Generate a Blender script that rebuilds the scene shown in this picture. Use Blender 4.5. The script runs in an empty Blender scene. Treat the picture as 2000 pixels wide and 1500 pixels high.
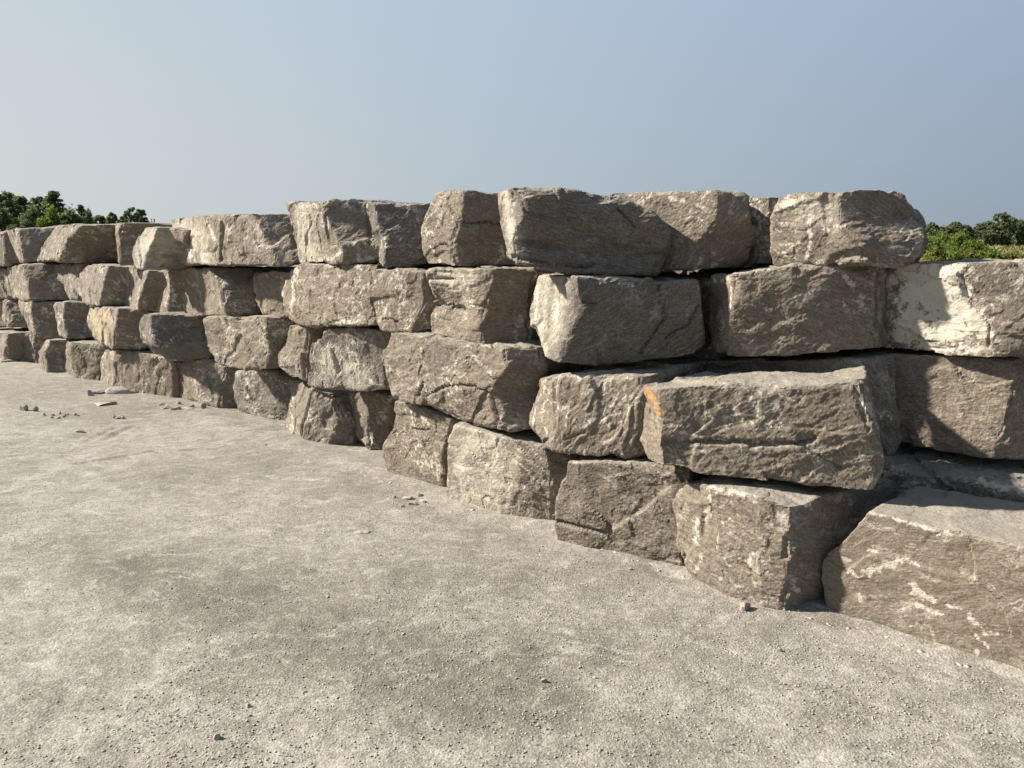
import bpy, bmesh, math, random
import numpy as np
from mathutils import Vector

# ------------------------------------------------------------------ camera, sky, sun
scene = bpy.context.scene
COL = scene.collection
F, U0, V0, PITCH, EYE = 1500.0, 1000.0, 750.0, math.radians(10.0), 1.70
cam_d = bpy.data.cameras.new('camera')
cam_d.sensor_width = 36.0
cam_d.lens = 27.0
cam_d.clip_end = 8000
cam = bpy.data.objects.new('camera', cam_d)
COL.objects.link(cam)
cam.location = (0, 0, EYE)
cam.rotation_euler = (math.radians(80.0), 0, 0)
scene.camera = cam

SUN_AZ = Vector((-0.985, 0.17, 0)).normalized()      # horizontal direction towards the sun
SUN_EL = math.radians(34)
world = bpy.data.worlds.new('World')
scene.world = world
world.use_nodes = True


class NT:
    """small node helper"""
    def __init__(s, nt):
        s.t = nt
        s.n = nt.nodes
        s.l = nt.links

    def add(s, typ, ins=None, **kw):
        nd = s.n.new(typ)
        for k, v in kw.items():
            setattr(nd, k, v)
        for k, v in (ins or {}).items():
            if isinstance(v, bpy.types.NodeSocket):
                s.l.new(v, nd.inputs[k])
            else:
                nd.inputs[k].default_value = v
        return nd

    def math(s, op, a, b=0.0, c=0.0, clamp=False):
        nd = s.add('ShaderNodeMath', {0: a, 1: b, 2: c}, operation=op, use_clamp=clamp)
        return nd.outputs[0]

    def remap(s, v, a, b, c=0.0, d=1.0, smooth=False):
        nd = s.add('ShaderNodeMapRange', {'Value': v, 'From Min': a, 'From Max': b, 'To Min': c, 'To Max': d})
        nd.interpolation_type = 'SMOOTHSTEP' if smooth else 'LINEAR'
        return nd.outputs[0]

    def mix(s, f, a, b, mode='MIX'):
        nd = s.n.new('ShaderNodeMix')
        nd.data_type = 'RGBA'
        nd.blend_type = mode
        for i, v in ((0, f), (6, a), (7, b)):
            if isinstance(v, bpy.types.NodeSocket):
                s.l.new(v, nd.inputs[i])
            elif i == 0:
                nd.inputs[0].default_value = v
            else:
                nd.inputs[i].default_value = (*v, 1) if len(v) == 3 else v
        return nd.outputs[2]

    def noise(s, vec, scale, detail=4, rough=.55, dist=0.0):
        nd = s.add('ShaderNodeTexNoise', {'Vector': vec, 'Scale': scale, 'Detail': detail, 'Roughness': rough, 'Distortion': dist})
        return nd


w = NT(world.node_tree)
w.n.clear()
tc = w.add('ShaderNodeTexCoord')
sp = w.add('ShaderNodeSeparateXYZ', {0: tc.outputs['Generated']})
sky = w.add('ShaderNodeTexSky', sky_type='NISHITA', sun_disc=False, sun_elevation=SUN_EL, dust_density=4.0, air_density=1.2)
sky.sun_rotation = math.atan2(SUN_AZ.x, SUN_AZ.y)
skyc = w.mix(1.0, sky.outputs[0], (.09, .09, .09), 'MULTIPLY')
dotn = w.add('ShaderNodeVectorMath', {0: tc.outputs['Generated'], 1: SUN_AZ}, operation='DOT_PRODUCT').outputs['Value']
azf = w.remap(dotn, .78, -1.0, 0, 1)                      # 0 towards the sun, 1 away from it
hor = w.add('ShaderNodeValToRGB', {0: azf})
for ramp, cols_ in ((hor, ((0, .68, .71, .70), (.34, .47, .54, .585), (.66, .315, .370, .44), (1, .17, .215, .28))),
                    (None, ((0, .56, .66, .73), (.34, .47, .58, .74), (.66, .375, .495, .69), (1, .20, .28, .42)))):
    if ramp is None:
        ramp = top = w.add('ShaderNodeValToRGB', {0: azf})
    el_ = ramp.color_ramp.elements
    el_[0].color = (*cols_[0][1:], 1)
    el_[1].color = (*cols_[3][1:], 1)
    for c_ in cols_[1:3]:
        el_.new(c_[0]).color = (*c_[1:], 1)
elf = w.remap(sp.outputs[2], .0, .42, 0, 1)
grad = w.mix(elf, hor.outputs[0], top.outputs[0])
grad = w.mix(w.remap(sp.outputs[2], .46, .95, 0, .8), grad, (.19, .26, .40))
allc = w.mix(.94, skyc, grad)
bg = w.add('ShaderNodeBackground', {'Color': allc, 'Strength': .365})
wo = w.add('ShaderNodeOutputWorld', {0: bg.outputs[0]})

sl = bpy.data.lights.new('sun', 'SUN')
sl.energy = 5.0
sl.angle = math.radians(2.2)
sl.color = (1.0, .905, .775)
so = bpy.data.objects.new('sun', sl)
COL.objects.link(so)
sdir = Vector((SUN_AZ.x * math.cos(SUN_EL), SUN_AZ.y * math.cos(SUN_EL), math.sin(SUN_EL)))
so.rotation_euler = sdir.to_track_quat('Z', 'Y').to_euler()
so.location = (-20, 8, 15)
scene.view_settings.view_transform = 'Standard'
scene.view_settings.look = 'None'
scene.view_settings.exposure = 1.47
scene.view_settings.gamma = 1.0

# ------------------------------------------------------------------ numpy noise
def _hash(ix, iy, iz, seed):
    h = (ix * 374761393 + iy * 668265263 + iz * 2147483647 + seed * 1274126177) & 0xFFFFFFFF
    h = ((h ^ (h >> 13)) * 1274126177) & 0xFFFFFFFF
    h = ((h ^ (h >> 15)) * 2246822519) & 0xFFFFFFFF
    return ((h ^ (h >> 16)) & 0xFFFFFF) / float(0xFFFFFF)


def vnoise(P, seed=0):
    """value noise, about -1..1"""
    I = np.floor(P).astype(np.int64)
    Fr = P - I
    Fr = Fr * Fr * Fr * (Fr * (Fr * 6 - 15) + 10)
    out = np.zeros(len(P))
    for dx in (0, 1):
        wx = Fr[:, 0] if dx else 1 - Fr[:, 0]
        for dy in (0, 1):
            wy = Fr[:, 1] if dy else 1 - Fr[:, 1]
            for dz in (0, 1):
                wz = Fr[:, 2] if dz else 1 - Fr[:, 2]
                out += wx * wy * wz * _hash(I[:, 0] + dx, I[:, 1] + dy, I[:, 2] + dz, seed)
    return out * 2 - 1


def fbm(P, oct=4, seed=0, gain=.5):
    a, s, t = 1.0, 0.0, 0.0
    for i in range(oct):
        s = s + a * vnoise(P * (2.03 ** i) + 17.3 * i, seed + i)
        t += a
        a *= gain
    return s / t


def facets(P, seed, k=26.0):
    """piecewise planar noise: each random cell is a tilted plane, like fractured rock; cells meet over a narrow band"""
    I = np.floor(P).astype(np.int64)
    ws = np.full(len(P), 1e-30)
    vs = np.zeros(len(P))
    for dx in (-1, 0, 1):
        for dy in (-1, 0, 1):
            for dz in (-1, 0, 1):
                a, b, c = I[:, 0] + dx, I[:, 1] + dy, I[:, 2] + dz
                o = np.stack([a + _hash(a, b, c, seed), b + _hash(a, b, c, seed + 1), c + _hash(a, b, c, seed + 2)], 1)
                D = P - o
                d2 = (D * D).sum(1)
                v = _hash(a, b, c, seed + 3) - .5 + (D * np.stack([_hash(a, b, c, seed + 4) - .5, _hash(a, b, c, seed + 5) - .5, _hash(a, b, c, seed + 6) - .5], 1)).sum(1) * 1.6
                w = np.exp(-k * d2)
                ws += w
                vs += w * v
    return vs / ws


# ------------------------------------------------------------------ materials
def attr(n, name, typ='GEOMETRY'):
    return n.add('ShaderNodeAttribute', attribute_name=name, attribute_type=typ)


def rock_material():
    m = bpy.data.materials.new('quarried limestone')
    m.use_nodes = True
    n = NT(m.node_tree)
    n.n.clear()
    out = n.add('ShaderNodeOutputMaterial')
    bs = n.add('ShaderNodeBsdfPrincipled')
    tcx = n.add('ShaderNodeTexCoord')
    oi = n.add('ShaderNodeObjectInfo')
    off = n.math('MULTIPLY', oi.outputs['Random'], 60.0)
    offv = n.add('ShaderNodeCombineXYZ', {0: off, 1: n.math('MULTIPLY', off, 1.7), 2: n.math('MULTIPLY', off, .6)}).outputs[0]
    co = n.add('ShaderNodeVectorMath', {0: tcx.outputs['Object'], 1: offv}, operation='ADD').outputs[0]
    ang = n.math('MULTIPLY', n.math('SUBTRACT', oi.outputs['Random'], .5), 2.2)
    rot = n.add('ShaderNodeVectorRotate', {'Vector': co, 'Angle': ang}, rotation_type='Y_AXIS').outputs[0]
    st = n.add('ShaderNodeMapping', {'Vector': rot, 'Scale': (1, 1, 2.1)}).outputs[0]
    tint = attr(n, 'tint', 'OBJECT').outputs['Fac']       # -1 grey .. 1 tan
    pale = attr(n, 'pale', 'OBJECT').outputs['Fac']
    veins = attr(n, 'veins', 'OBJECT').outputs['Fac']
    big = n.noise(co, 1.7, 5, .6).outputs[0]
    mid = n.noise(st, 5.5, 6, .62).outputs[0]
    fine = n.noise(st, 48, 6, .78).outputs[0]
    grain = n.noise(co, 160, 3, .7).outputs[0]
    warm = n.remap(n.math('ADD', n.math('MULTIPLY', tint, .30), big), .22, .66, 0, 1, True)
    c = n.mix(warm, (.114, .107, .098), (.192, .142, .096))
    c = n.mix(n.remap(mid, .32, .70, 0, .75), c, (.215, .190, .153))
    c = n.mix(n.remap(mid, .47, .30, 0, .45), c, (.115, .098, .080))
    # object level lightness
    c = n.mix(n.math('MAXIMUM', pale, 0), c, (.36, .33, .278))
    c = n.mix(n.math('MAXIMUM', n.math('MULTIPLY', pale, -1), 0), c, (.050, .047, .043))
    # fine grain
    c = n.mix(n.remap(fine, .35, .68, .0, .55), n.mix(.42, c, (.06, .052, .045)), n.mix(.34, c, (.42, .385, .33)))
    fib = n.noise(n.add('ShaderNodeMapping', {'Vector': rot, 'Scale': (1, 1, 6.0)}).outputs[0], 17, 6, .75, .3).outputs[0]
    fk = attr(n, 'grainy', 'OBJECT').outputs['Fac']
    c = n.mix(n.math('MULTIPLY', fk, n.remap(fib, .36, .52, .50, 0)), c, (.062, .052, .042))
    c = n.mix(n.math('MULTIPLY', fk, n.remap(fib, .52, .70, 0, .40)), c, (.335, .308, .268))
    spk = n.noise(co, 95, 4, .8).outputs[0]
    c = n.mix(n.remap(spk, .34, .50, .45, 0), c, (.055, .047, .039))
    c = n.mix(n.remap(spk, .54, .70, 0, .45), c, (.385, .36, .315))
    # thin pale scribbles of calcite: narrow bands of a warped noise, gated by a second one
    warp = n.add('ShaderNodeVectorMath', {0: st, 1: n.add('ShaderNodeVectorMath', {0: n.noise(co, 9, 4, .6).outputs['Color'], 1: (.22, .22, .22)}, operation='MULTIPLY').outputs[0]}, operation='ADD').outputs[0]
    v1 = n.noise(warp, 2.6, 7, .62, .4).outputs[0]
    line = n.remap(n.math('ABSOLUTE', n.math('SUBTRACT', v1, .5)), .030, .006, 0, 1)
    gate = n.remap(n.noise(co, 3.1, 4, .6).outputs[0], .47, .57, 0, 1)
    broken = n.remap(n.noise(co, 26, 4, .65).outputs[0], .40, .54, 0, 1)
    scr = n.math('MULTIPLY', n.math('MULTIPLY', line, gate), broken)
    v2 = n.noise(warp, 6.5, 6, .6, .6).outputs[0]
    line2 = n.remap(n.math('ABSOLUTE', n.math('SUBTRACT', v2, .5)), .030, .004, 0, 1)
    gate2 = n.remap(n.noise(rot, 1.9, 4, .6).outputs[0], .47, .60, 0, 1)
    scr2 = n.math('MULTIPLY', n.math('MULTIPLY', line2, gate2), n.remap(broken, 0, 1, .1, .7))
    # worn edges, crust and paleness, partly painted-in sunlight, live in vertex attributes
    edge = attr(n, 'edge').outputs['Fac']
    en = n.noise(co, 19, 5, .68).outputs[0]
    edgem = n.remap(n.math('ADD', edge, n.math('MULTIPLY', n.math('SUBTRACT', en, .5), 2.2)), .62, 1.05, 0, 1)
    white = n.math('MAXIMUM', n.math('MULTIPLY', n.math('MAXIMUM', scr, scr2), veins), n.math('MULTIPLY', edgem, .62))
    c = n.mix(white, c, (.46, .43, .37))
    stain_lit = n.add('ShaderNodeSeparateColor', {0: attr(n, 'stain_lit').outputs['Color']})
    sn = n.noise(co, 34, 5, .72).outputs[0]
    sm = n.noise(st, 9, 5, .65).outputs[0]
    sp_ = n.remap(n.math('ADD', attr(n, 'stain_lit').outputs['Alpha'], n.math('MULTIPLY', n.math('SUBTRACT', sm, .5), 1.3)), .35, .8, 0, .75)  # pale blobs: pale stone, and sunlight on left faces put into the colour
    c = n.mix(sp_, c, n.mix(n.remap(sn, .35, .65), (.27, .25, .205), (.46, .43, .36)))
    sw = n.remap(n.math('ADD', stain_lit.outputs[0], n.math('ADD', n.math('MULTIPLY', n.math('SUBTRACT', sn, .5), 1.9), n.math('MULTIPLY', n.math('SUBTRACT', sm, .5), 1.5))), .60, .82, 0, 1)
    c = n.mix(n.math('MULTIPLY', sw, .85), c, (.47, .44, .375))
    sy = n.remap(n.math('ADD', stain_lit.outputs[1], n.math('MULTIPLY', n.math('SUBTRACT', sm, .5), 1.6)), .40, .85, 0, 1)
    c = n.mix(n.math('MULTIPLY', sy, .6), c, (.42, .36, .22))
    sr = n.remap(n.math('ADD', stain_lit.outputs[2], n.math('MULTIPLY', n.math('SUBTRACT', sn, .5), 1.2)), .45, .8, 0, 1)
    c = n.mix(n.math('MULTIPLY', sr, .8), c, (.40, .205, .08))
    # stone dust lying on upward faces
    geo = n.add('ShaderNodeNewGeometry')
    nz = n.add('ShaderNodeSeparateXYZ', {0: geo.outputs['True Normal']}).outputs[2]
    dust = n.math('MULTIPLY', n.remap(nz, .55, .95, 0, 1, True), n.remap(sm, .3, .62, .35, .9))
    c = n.mix(dust, c, (.255, .24, .208))
    n.l.new(c, bs.inputs['Base Color'])
    bs.inputs['Roughness'].default_value = .92
    bs.inputs['Specular IOR Level'].default_value = .18
    h = n.math('ADD', n.math('MULTIPLY', fine, .9), n.math('ADD', n.math('MULTIPLY', grain, .16), n.math('MULTIPLY', white, .12)))
    rid = n.noise(n.add('ShaderNodeMapping', {'Vector': rot, 'Scale': (1, 1, 2.2)}).outputs[0], 15, 6, .66, .7)
    rid.noise_type = 'RIDGED_MULTIFRACTAL'
    h = n.math('ADD', h, n.math('ADD', n.math('MULTIPLY', rid.outputs[0], .06), n.math('MULTIPLY', n.math('MULTIPLY', fib, fk), .55)))
    bp = n.add('ShaderNodeBump', {'Height': h, 'Strength': 1.0, 'Distance': .008})
    n.l.new(bp.outputs[0], bs.inputs['Normal'])
    n.l.new(bs.outputs[0], out.inputs[0])
    return m


def ground_material():
    m = bpy.data.materials.new('crushed stone dust')
    m.use_nodes = True
    n = NT(m.node_tree)
    n.n.clear()
    out = n.add('ShaderNodeOutputMaterial')
    bs = n.add('ShaderNodeBsdfPrincipled')
    co = n.add('ShaderNodeTexCoord').outputs['Object']
    warp = n.add('ShaderNodeVectorMath', {0: co, 1: n.add('ShaderNodeVectorMath', {0: n.noise(co, 1.3, 5, .6).outputs['Color'], 1: (.6, .6, .6)}, operation='MULTIPLY').outputs[0]}, operation='ADD').outputs[0]
    big = n.noise(warp, .55, 6, .6).outputs[0]
    mid = n.noise(warp, 3.2, 7, .68).outputs[0]
    fin = n.noise(co, 26, 6, .75).outputs[0]
    grit = n.noise(co, 150, 3, .75).outputs[0]
    dark = attr(n, 'damp').outputs['Fac']
    c = n.mix(n.remap(big, .36, .64, 0, 1, True), (.128, .118, .104), (.238, .225, .201))
    c = n.mix(n.remap(mid, .43, .60, 0, .9), c, (.345, .335, .305))
    c = n.mix(n.remap(n.noise(warp, 9, 6, .75).outputs[0], .36, .50, .55, 0), c, (.115, .104, .087))
    f = n.math('MULTIPLY', n.remap(n.math('ADD', dark, n.math('MULTIPLY', n.math('SUBTRACT', mid, .5), 1.8)), .10, .85, 0, 1), .78)
    c = n.mix(f, c, (.080, .071, .060))
    c = n.mix(n.remap(fin, .34, .62, .0, .75), n.mix(.42, c, (.07, .065, .056)), n.mix(.22, c, (.46, .44, .39)))
    c = n.mix(n.remap(grit, .40, .66, 0, .55), c, (.075, .067, .057))
    c = n.mix(n.remap(n.noise(co, 75, 4, .8).outputs[0], .50, .68, 0, .45), c, (.42, .40, .35))
    for sc_, lo, hi in ((170, .26, .30), (75, .20, .22)):
        cell = n.add('ShaderNodeTexVoronoi', {'Vector': co, 'Scale': sc_, 'Randomness': 1.0})
        cv = n.add('ShaderNodeSeparateColor', {0: cell.outputs['Color']}).outputs[0]
        c = n.mix(n.remap(cv, .0, .42, lo, 0), c, (.085, .077, .066))
        c = n.mix(n.remap(cv, .62, 1.0, 0, hi), c, (.43, .405, .355))
    m2 = n.noise(n.add('ShaderNodeMapping', {'Vector': warp, 'Scale': (1, 1.5, 1), 'Rotation': (0, 0, .5)}).outputs[0], 6.5, 8, .82, .5).outputs[0]
    c = n.mix(n.remap(m2, .53, .66, 0, .62), c, (.385, .378, .35))
    c = n.mix(n.remap(m2, .48, .34, 0, .62), c, (.112, .102, .088))
    f = n.math('MULTIPLY', f, n.remap(m2, .60, .42, .25, 1.0))
    c = n.mix(n.math('MULTIPLY', f, .80), c, (.100, .090, .078))
    n.l.new(c, bs.inputs['Base Color'])
    bs.inputs['Roughness'].default_value = .97
    bs.inputs['Specular IOR Level'].default_value = .1
    vo = n.add('ShaderNodeTexVoronoi', {'Vector': co, 'Scale': 95}).outputs[0]
    h = n.math('ADD', n.math('MULTIPLY', fin, .5), n.math('ADD', n.math('MULTIPLY', grit, .30), n.math('MULTIPLY', vo, -.55)))
    bp = n.add('ShaderNodeBump', {'Height': h, 'Strength': .9, 'Distance': .0055})
    n.l.new(bp.outputs[0], bs.inputs['Normal'])
    n.l.new(bs.outputs[0], out.inputs[0])
    return m


def simple_material(name, c1, c2, scale=3.0, rough=.9, translucent=False, dist=.01):
    m = bpy.data.materials.new(name)
    m.use_nodes = True
    n = NT(m.node_tree)
    n.n.clear()
    out = n.add('ShaderNodeOutputMaterial')
    bs = n.add('ShaderNodeBsdfPrincipled')
    co = n.add('ShaderNodeTexCoord').outputs['Object']
    nn = n.noise(co, scale, 5, .65).outputs[0]
    oi = n.add('ShaderNodeObjectInfo').outputs['Random']
    f = n.math('ADD', n.remap(nn, .3, .7, 0, .8), n.math('MULTIPLY', oi, .2))
    c = n.mix(f, c1, c2)
    n.l.new(c, bs.inputs['Base Color'])
    bs.inputs['Roughness'].default_value = rough
    bs.inputs['Specular IOR Level'].default_value = .2
    if translucent:
        tr = n.add('ShaderNodeBsdfTranslucent', {0: c})
        mx = n.add('ShaderNodeMixShader', {0: .45, 1: bs.outputs[0], 2: tr.outputs[0]})
        n.l.new(mx.outputs[0], out.inputs[0])
    else:
        bp = n.add('ShaderNodeBump', {'Height': n.noise(co, scale * 8, 5, .7).outputs[0], 'Strength': .8, 'Distance': dist})
        n.l.new(bp.outputs[0], bs.inputs['Normal'])
        n.l.new(bs.outputs[0], out.inputs[0])
    return m


ROCK = rock_material()
GROUND = ground_material()
CHIP = simple_material('grey stone chip', (.20, .185, .163), (.36, .335, .295), 25, .95, dist=.003)
GRAVEL = simple_material('loose grit', (.22, .202, .172), (.40, .375, .33), 14, .95, dist=.002)
LEAF_D = simple_material('dark foliage', (.070, .092, .044), (.150, .172, .085), .8, .8, True)  # lightened and greyed: distance haze put into the leaf colour
LEAF_M = simple_material('mid green foliage', (.085, .125, .022), (.17, .215, .050), .8, .8, True)
LEAF_Y = simple_material('yellow green foliage', (.115, .130, .030), (.20, .195, .05), .8, .8, True)
BARK = simple_material('bark', (.07, .058, .045), (.14, .12, .095), 9)
DRY = simple_material('dry grass bank', (.075, .085, .028), (.24, .20, .12), .45, .95, dist=.15)


def link(name, me, mat=None, parent=None):
    o = bpy.data.objects.new(name, me)
    COL.objects.link(o)
    if mat is not None:
        me.materials.append(mat)
    if parent is not None:
        o.parent = parent
    return o


def mesh_np(name, V, Fq):
    """V (n,3), Fq (m,k)"""
    me = bpy.data.meshes.new(name)
    V = np.asarray(V, dtype=np.float32)
    Fq = np.asarray(Fq, dtype=np.int32)
    k = Fq.shape[1]
    me.vertices.add(len(V))
    me.vertices.foreach_set('co', V.ravel())
    me.loops.add(Fq.size)
    me.loops.foreach_set('vertex_index', Fq.ravel())
    me.polygons.add(len(Fq))
    me.polygons.foreach_set('loop_start', np.arange(0, Fq.size, k, dtype=np.int32))
    me.polygons.foreach_set('loop_total', np.full(len(Fq), k, dtype=np.int32))
    me.update(calc_edges=True)
    me.validate()
    return me


# ------------------------------------------------------------------ wall geometry: a photo point -> a place on the wall
P0 = np.array((0.26, 4.66))
T = np.array((.74, -.67)); T = T / np.linalg.norm(T)      # along the wall, towards the near end
N = np.array((T[1], -T[0]))                                # outwards, towards the camera side
if N[1] > 0:
    N = -N
CT, CN = float(-P0 @ T), float(-P0 @ N)


def ray(u, v):
    x = (u - U0) / F
    y = (v - V0) / F
    d = np.array((x, math.cos(PITCH) - y * math.sin(PITCH), -math.sin(PITCH) - y * math.cos(PITCH)))
    return d @ np.append(T, 0), d @ np.append(N, 0), d[2]


def on_plane(u, v, d):
    rt, rn, rz = ray(u, v)
    s = (d - CN) / rn
    return np.array((CT + s * rt, d, EYE + s * rz))


def on_slope(u, v, A, m):
    rt, rn, rz = ray(u, v)
    if rt < 0 and m < 0:
        m = max(m, -.42 * rn / rt)
    den = rn + m * rt
    num = A[1] - m * (CT - A[0]) - CN
    if abs(den) < .06 or num / den <= .5:
        return on_plane(u, v, A[1])
    s = num / den
    return np.array((CT + s * rt, CN + s * rn, EYE + s * rz))


def ground_hit(u, v):
    rt, rn, rz = ray(u, v)
    s = EYE / -rz
    return CT + s * rt, CN + s * rn


def to_world(p):
    q = P0 + T * p[0] + N * p[1]
    return (q[0], q[1], p[2])


BLOCKS = []


def block(label, cols, segs, anchor=0, d0=0.0, depth=.95, ext=None, dd=None, row=0, tint=0., pale=0., veins=.95,
          marks=(), rough=1.0, sil=True, group='quarried limestone blocks stacked in a dry wall'):
    BLOCKS.append(dict(label=label, cols=cols, segs=segs, anchor=anchor, d0=d0, depth=depth, ext=ext, dd=dd, row=row,
                       tint=tint, pale=pale, veins=veins, marks=marks, rough=rough, sil=sil, group=group))


def build_block(b, idx):
    rnd = random.Random(1000 + idx)
    if b['tint'] == 0:
        b['tint'] = rnd.choice((-1.0, -.6, -.3, .2, .5, .9, 1.2))
    if b['pale'] == 0:
        b['pale'] = rnd.uniform(-.24, .06)
    cols = b['cols']
    nr = max(len(c) for c in cols)
    # make the rows even
    cc = []
    for c in cols:
        c = list(c)
        while len(c) < nr:
            k = max(range(len(c) - 1), key=lambda i: abs(c[i][1] - c[i + 1][1]))
            c.insert(k + 1, ((c[k][0] + c[k + 1][0]) / 2, (c[k][1] + c[k + 1][1]) / 2))
        cc.append(c)
    cols = cc
    nc = len(cols)
    a = b['anchor']
    d0 = b['d0']
    if d0 == 'g':
        d0 = ground_hit(*cols[a][-1])[1]
    dd = b['dd'] or {}
    G = [[None] * nc for _ in range(nr)]
    segs = b['segs']
    for r in range(nr):
        G[r][a] = on_plane(*cols[a][r], d0 + dd.get((r, a), 0) + dd.get(r, 0))
        for c in range(a + 1, nc):
            G[r][c] = on_slope(*cols[c][r], G[r][c - 1], segs[c - 1])
        for c in range(a - 1, -1, -1):
            G[r][c] = on_slope(*cols[c][r], G[r][c + 1], segs[c])
    for (k, val) in dd.items():
        if isinstance(k, tuple) and k[1] != a:
            r, c = k
            G[r][c] = on_plane(*cols[c][r], G[r][c][1] + val)
    if b['row'] == 1:
        for c in range(nc):
            p = G[nr - 1][c]
            p[2] = min(p[2], -.03)
    depth = b['depth']
    dl = list(depth) if isinstance(depth, (list, tuple)) else [depth] * nc
    ext = b['ext']
    umean = sum(c[0][0] for c in cols) / nc
    if ext is None:
        ext = .30 if umean < 330 else (.16 if umean < 700 else .0)
    if ext > 0:
        zc = sum(G[r][nc - 1][2] for r in range(nr)) / nr
        for r in range(nr):
            q = G[r][nc - 1].copy()
            q[0] += ext
            q[1] -= .05
            q[2] = zc + (q[2] - zc) * .86 - .01
            if b['row'] == 1 and r == nr - 1:
                q[2] = -.03
            G[r].append(q)
        dl.append(dl[-1])
        nc += 1
    nfront = len(cols)
    sil = cols[-1][0][0] > 1150 and b['sil']
    tm = sum(G[r][c][0] for r in range(nr) for c in range(nc)) / (nr * nc)
    zm = sum(G[r][c][2] for r in range(nr) for c in range(nc)) / (nr * nc)
    bm = bmesh.new()
    FV = [[bm.verts.new(to_world(G[r][c])) for c in range(nc)] for r in range(nr)]
    BV = []
    for r in range(nr):
        rw = []
        for c in range(nc):
            q = G[r][c].copy()
            q[1] = q[1] - dl[c] * (1 + rnd.uniform(-.04, .04))
            q[0] += (tm - q[0]) * .07
            q[2] += (zm - q[2]) * .04
            if sil:
                rt_, rn_, _z = ray(*cols[nfront - 1][r])
                lim = G[r][nfront - 1][0] + rt_ / rn_ * (q[1] - G[r][nfront - 1][1]) - .02
                q[0] = min(q[0], lim)
            if b['row'] == 1 and r == nr - 1:
                q[2] = -.03
            rw.append(bm.verts.new(to_world(q)))
        BV.append(rw)

    def quad(p, q, r_, s):
        bm.faces.new((p, q, r_, s))
    for r in range(nr - 1):
        for c in range(nc - 1):
            quad(FV[r][c], FV[r + 1][c], FV[r + 1][c + 1], FV[r][c + 1])
            quad(BV[r][c], BV[r][c + 1], BV[r + 1][c + 1], BV[r + 1][c])
    for c in range(nc - 1):
        quad(FV[0][c], FV[0][c + 1], BV[0][c + 1], BV[0][c])
        quad(FV[-1][c], BV[-1][c], BV[-1][c + 1], FV[-1][c + 1])
    for r in range(nr - 1):
        quad(FV[r][0], BV[r][0], BV[r + 1][0], FV[r + 1][0])
        quad(FV[r][-1], FV[r + 1][-1], BV[r + 1][-1], BV[r][-1])
    bmesh.ops.recalc_face_normals(bm, faces=bm.faces)
    bm.normal_update()
    E = []
    for e_ in bm.edges:
        if len(e_.link_faces) == 2 and e_.calc_face_angle(0) > .30:
            E.append((tuple(e_.verts[0].co), tuple(e_.verts[1].co), min(1., e_.calc_face_angle(0) / 1.1)))
    bmesh.ops.triangulate(bm, faces=bm.faces)
    me = bpy.data.meshes.new('tmp')
    bm.to_mesh(me)
    bm.free()
    dist = np.linalg.norm(np.array(to_world((tm, G[0][0][1], 0)))[:2])
    vox = min(.034, max(.0105, dist * .0024))
    to = bpy.data.objects.new('tmp', me)
    COL.objects.link(to)
    md = to.modifiers.new('r', 'REMESH')
    md.mode = 'VOXEL'
    md.voxel_size = vox
    md.adaptivity = 0
    dg = bpy.context.evaluated_depsgraph_get()
    rm = bpy.data.meshes.new_from_object(to.evaluated_get(dg))
    bpy.data.objects.remove(to)
    bpy.data.meshes.remove(me)
    nv = len(rm.vertices)
    V = np.empty(nv * 3)
    rm.vertices.foreach_get('co', V)
    V = V.reshape(-1, 3)
    NO = np.empty(nv * 3)
    rm.vertices.foreach_get('normal', NO)
    NO = NO.reshape(-1, 3)
    # distance to the sharp edges of the rough block
    ed = np.full(nv, 9.0)
    for (p, q, s_) in E:
        p = np.array(p); q = np.array(q)
        pq = q - p
        L2 = float(pq @ pq) + 1e-9
        k = np.clip(((V - p) @ pq) / L2, 0, 1)
        dv = np.linalg.norm(V - (p + k[:, None] * pq), axis=1) / (.35 + .65 * s_)
        ed = np.minimum(ed, dv)
    # block frame: rotated so that the bedding of every block runs its own way
    an = rnd.uniform(-.5, .5) if rnd.random() < .65 else rnd.uniform(-1.3, 1.3)
    Tw = np.array((T[0], T[1], 0)); Nw = np.array((N[0], N[1], 0)); Z = np.array((0, 0, 1.))
    a1 = Tw * math.cos(an) + Z * math.sin(an)
    a3 = -Tw * math.sin(an) + Z * math.cos(an)
    Q = np.stack([V @ a1, V @ Nw, V @ a3], 1) + np.array((rnd.uniform(0, 50), rnd.uniform(0, 50), rnd.uniform(0, 50)))
    R = b['rough']
    W = Q + .06 * np.stack([vnoise(Q * 5, 11), vnoise(Q * 5, 12), vnoise(Q * 5, 13)], 1)
    sd = idx * 7
    d = .009 * fbm(Q * np.array((1.5, 1.5, 2.2)), 3, sd)
    d += .018 * facets(W * np.array((2.2, 2.2, 3.4)), sd + 50, 60.)
    d += .006 * facets(W * np.array((7.5, 7.5, 15.)), sd + 90, 50.)
    d += .003 * fbm(Q * np.array((7., 7., 20.)), 3, sd + 5, .6)
    rg = 1 - np.abs(vnoise(Q * np.array((9., 9., 30.)) + .8 * vnoise(Q * 4, 31)[:, None], sd + 9))
    d += .0035 * (rg - .5)
    if vox < .02:
        d += .0045 * fbm(Q * np.array((38., 38., 70.)), 3, sd + 21, .65)
    d *= R
    # the arrises wander: bend the whole stone a little
    V = V + .012 * R * np.stack([vnoise(Q * 3.2, 61), vnoise(Q * 3.2, 62), vnoise(Q * 3.2, 63)], 1) * np.array((1, 1, .45))
    V = V + .008 * R * np.stack([vnoise(Q * 9.5, 64), vnoise(Q * 9.5, 65), vnoise(Q * 9.5, 66)], 1) * np.array((1, 1, .6))
    # chipped arrises
    cn = 1.5 * facets(W * 3.4, sd + 33, 60.) + .35 * fbm(Q * 6, 2, sd + 34)
    cn2 = vnoise(Q * 11, sd + 37)
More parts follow.
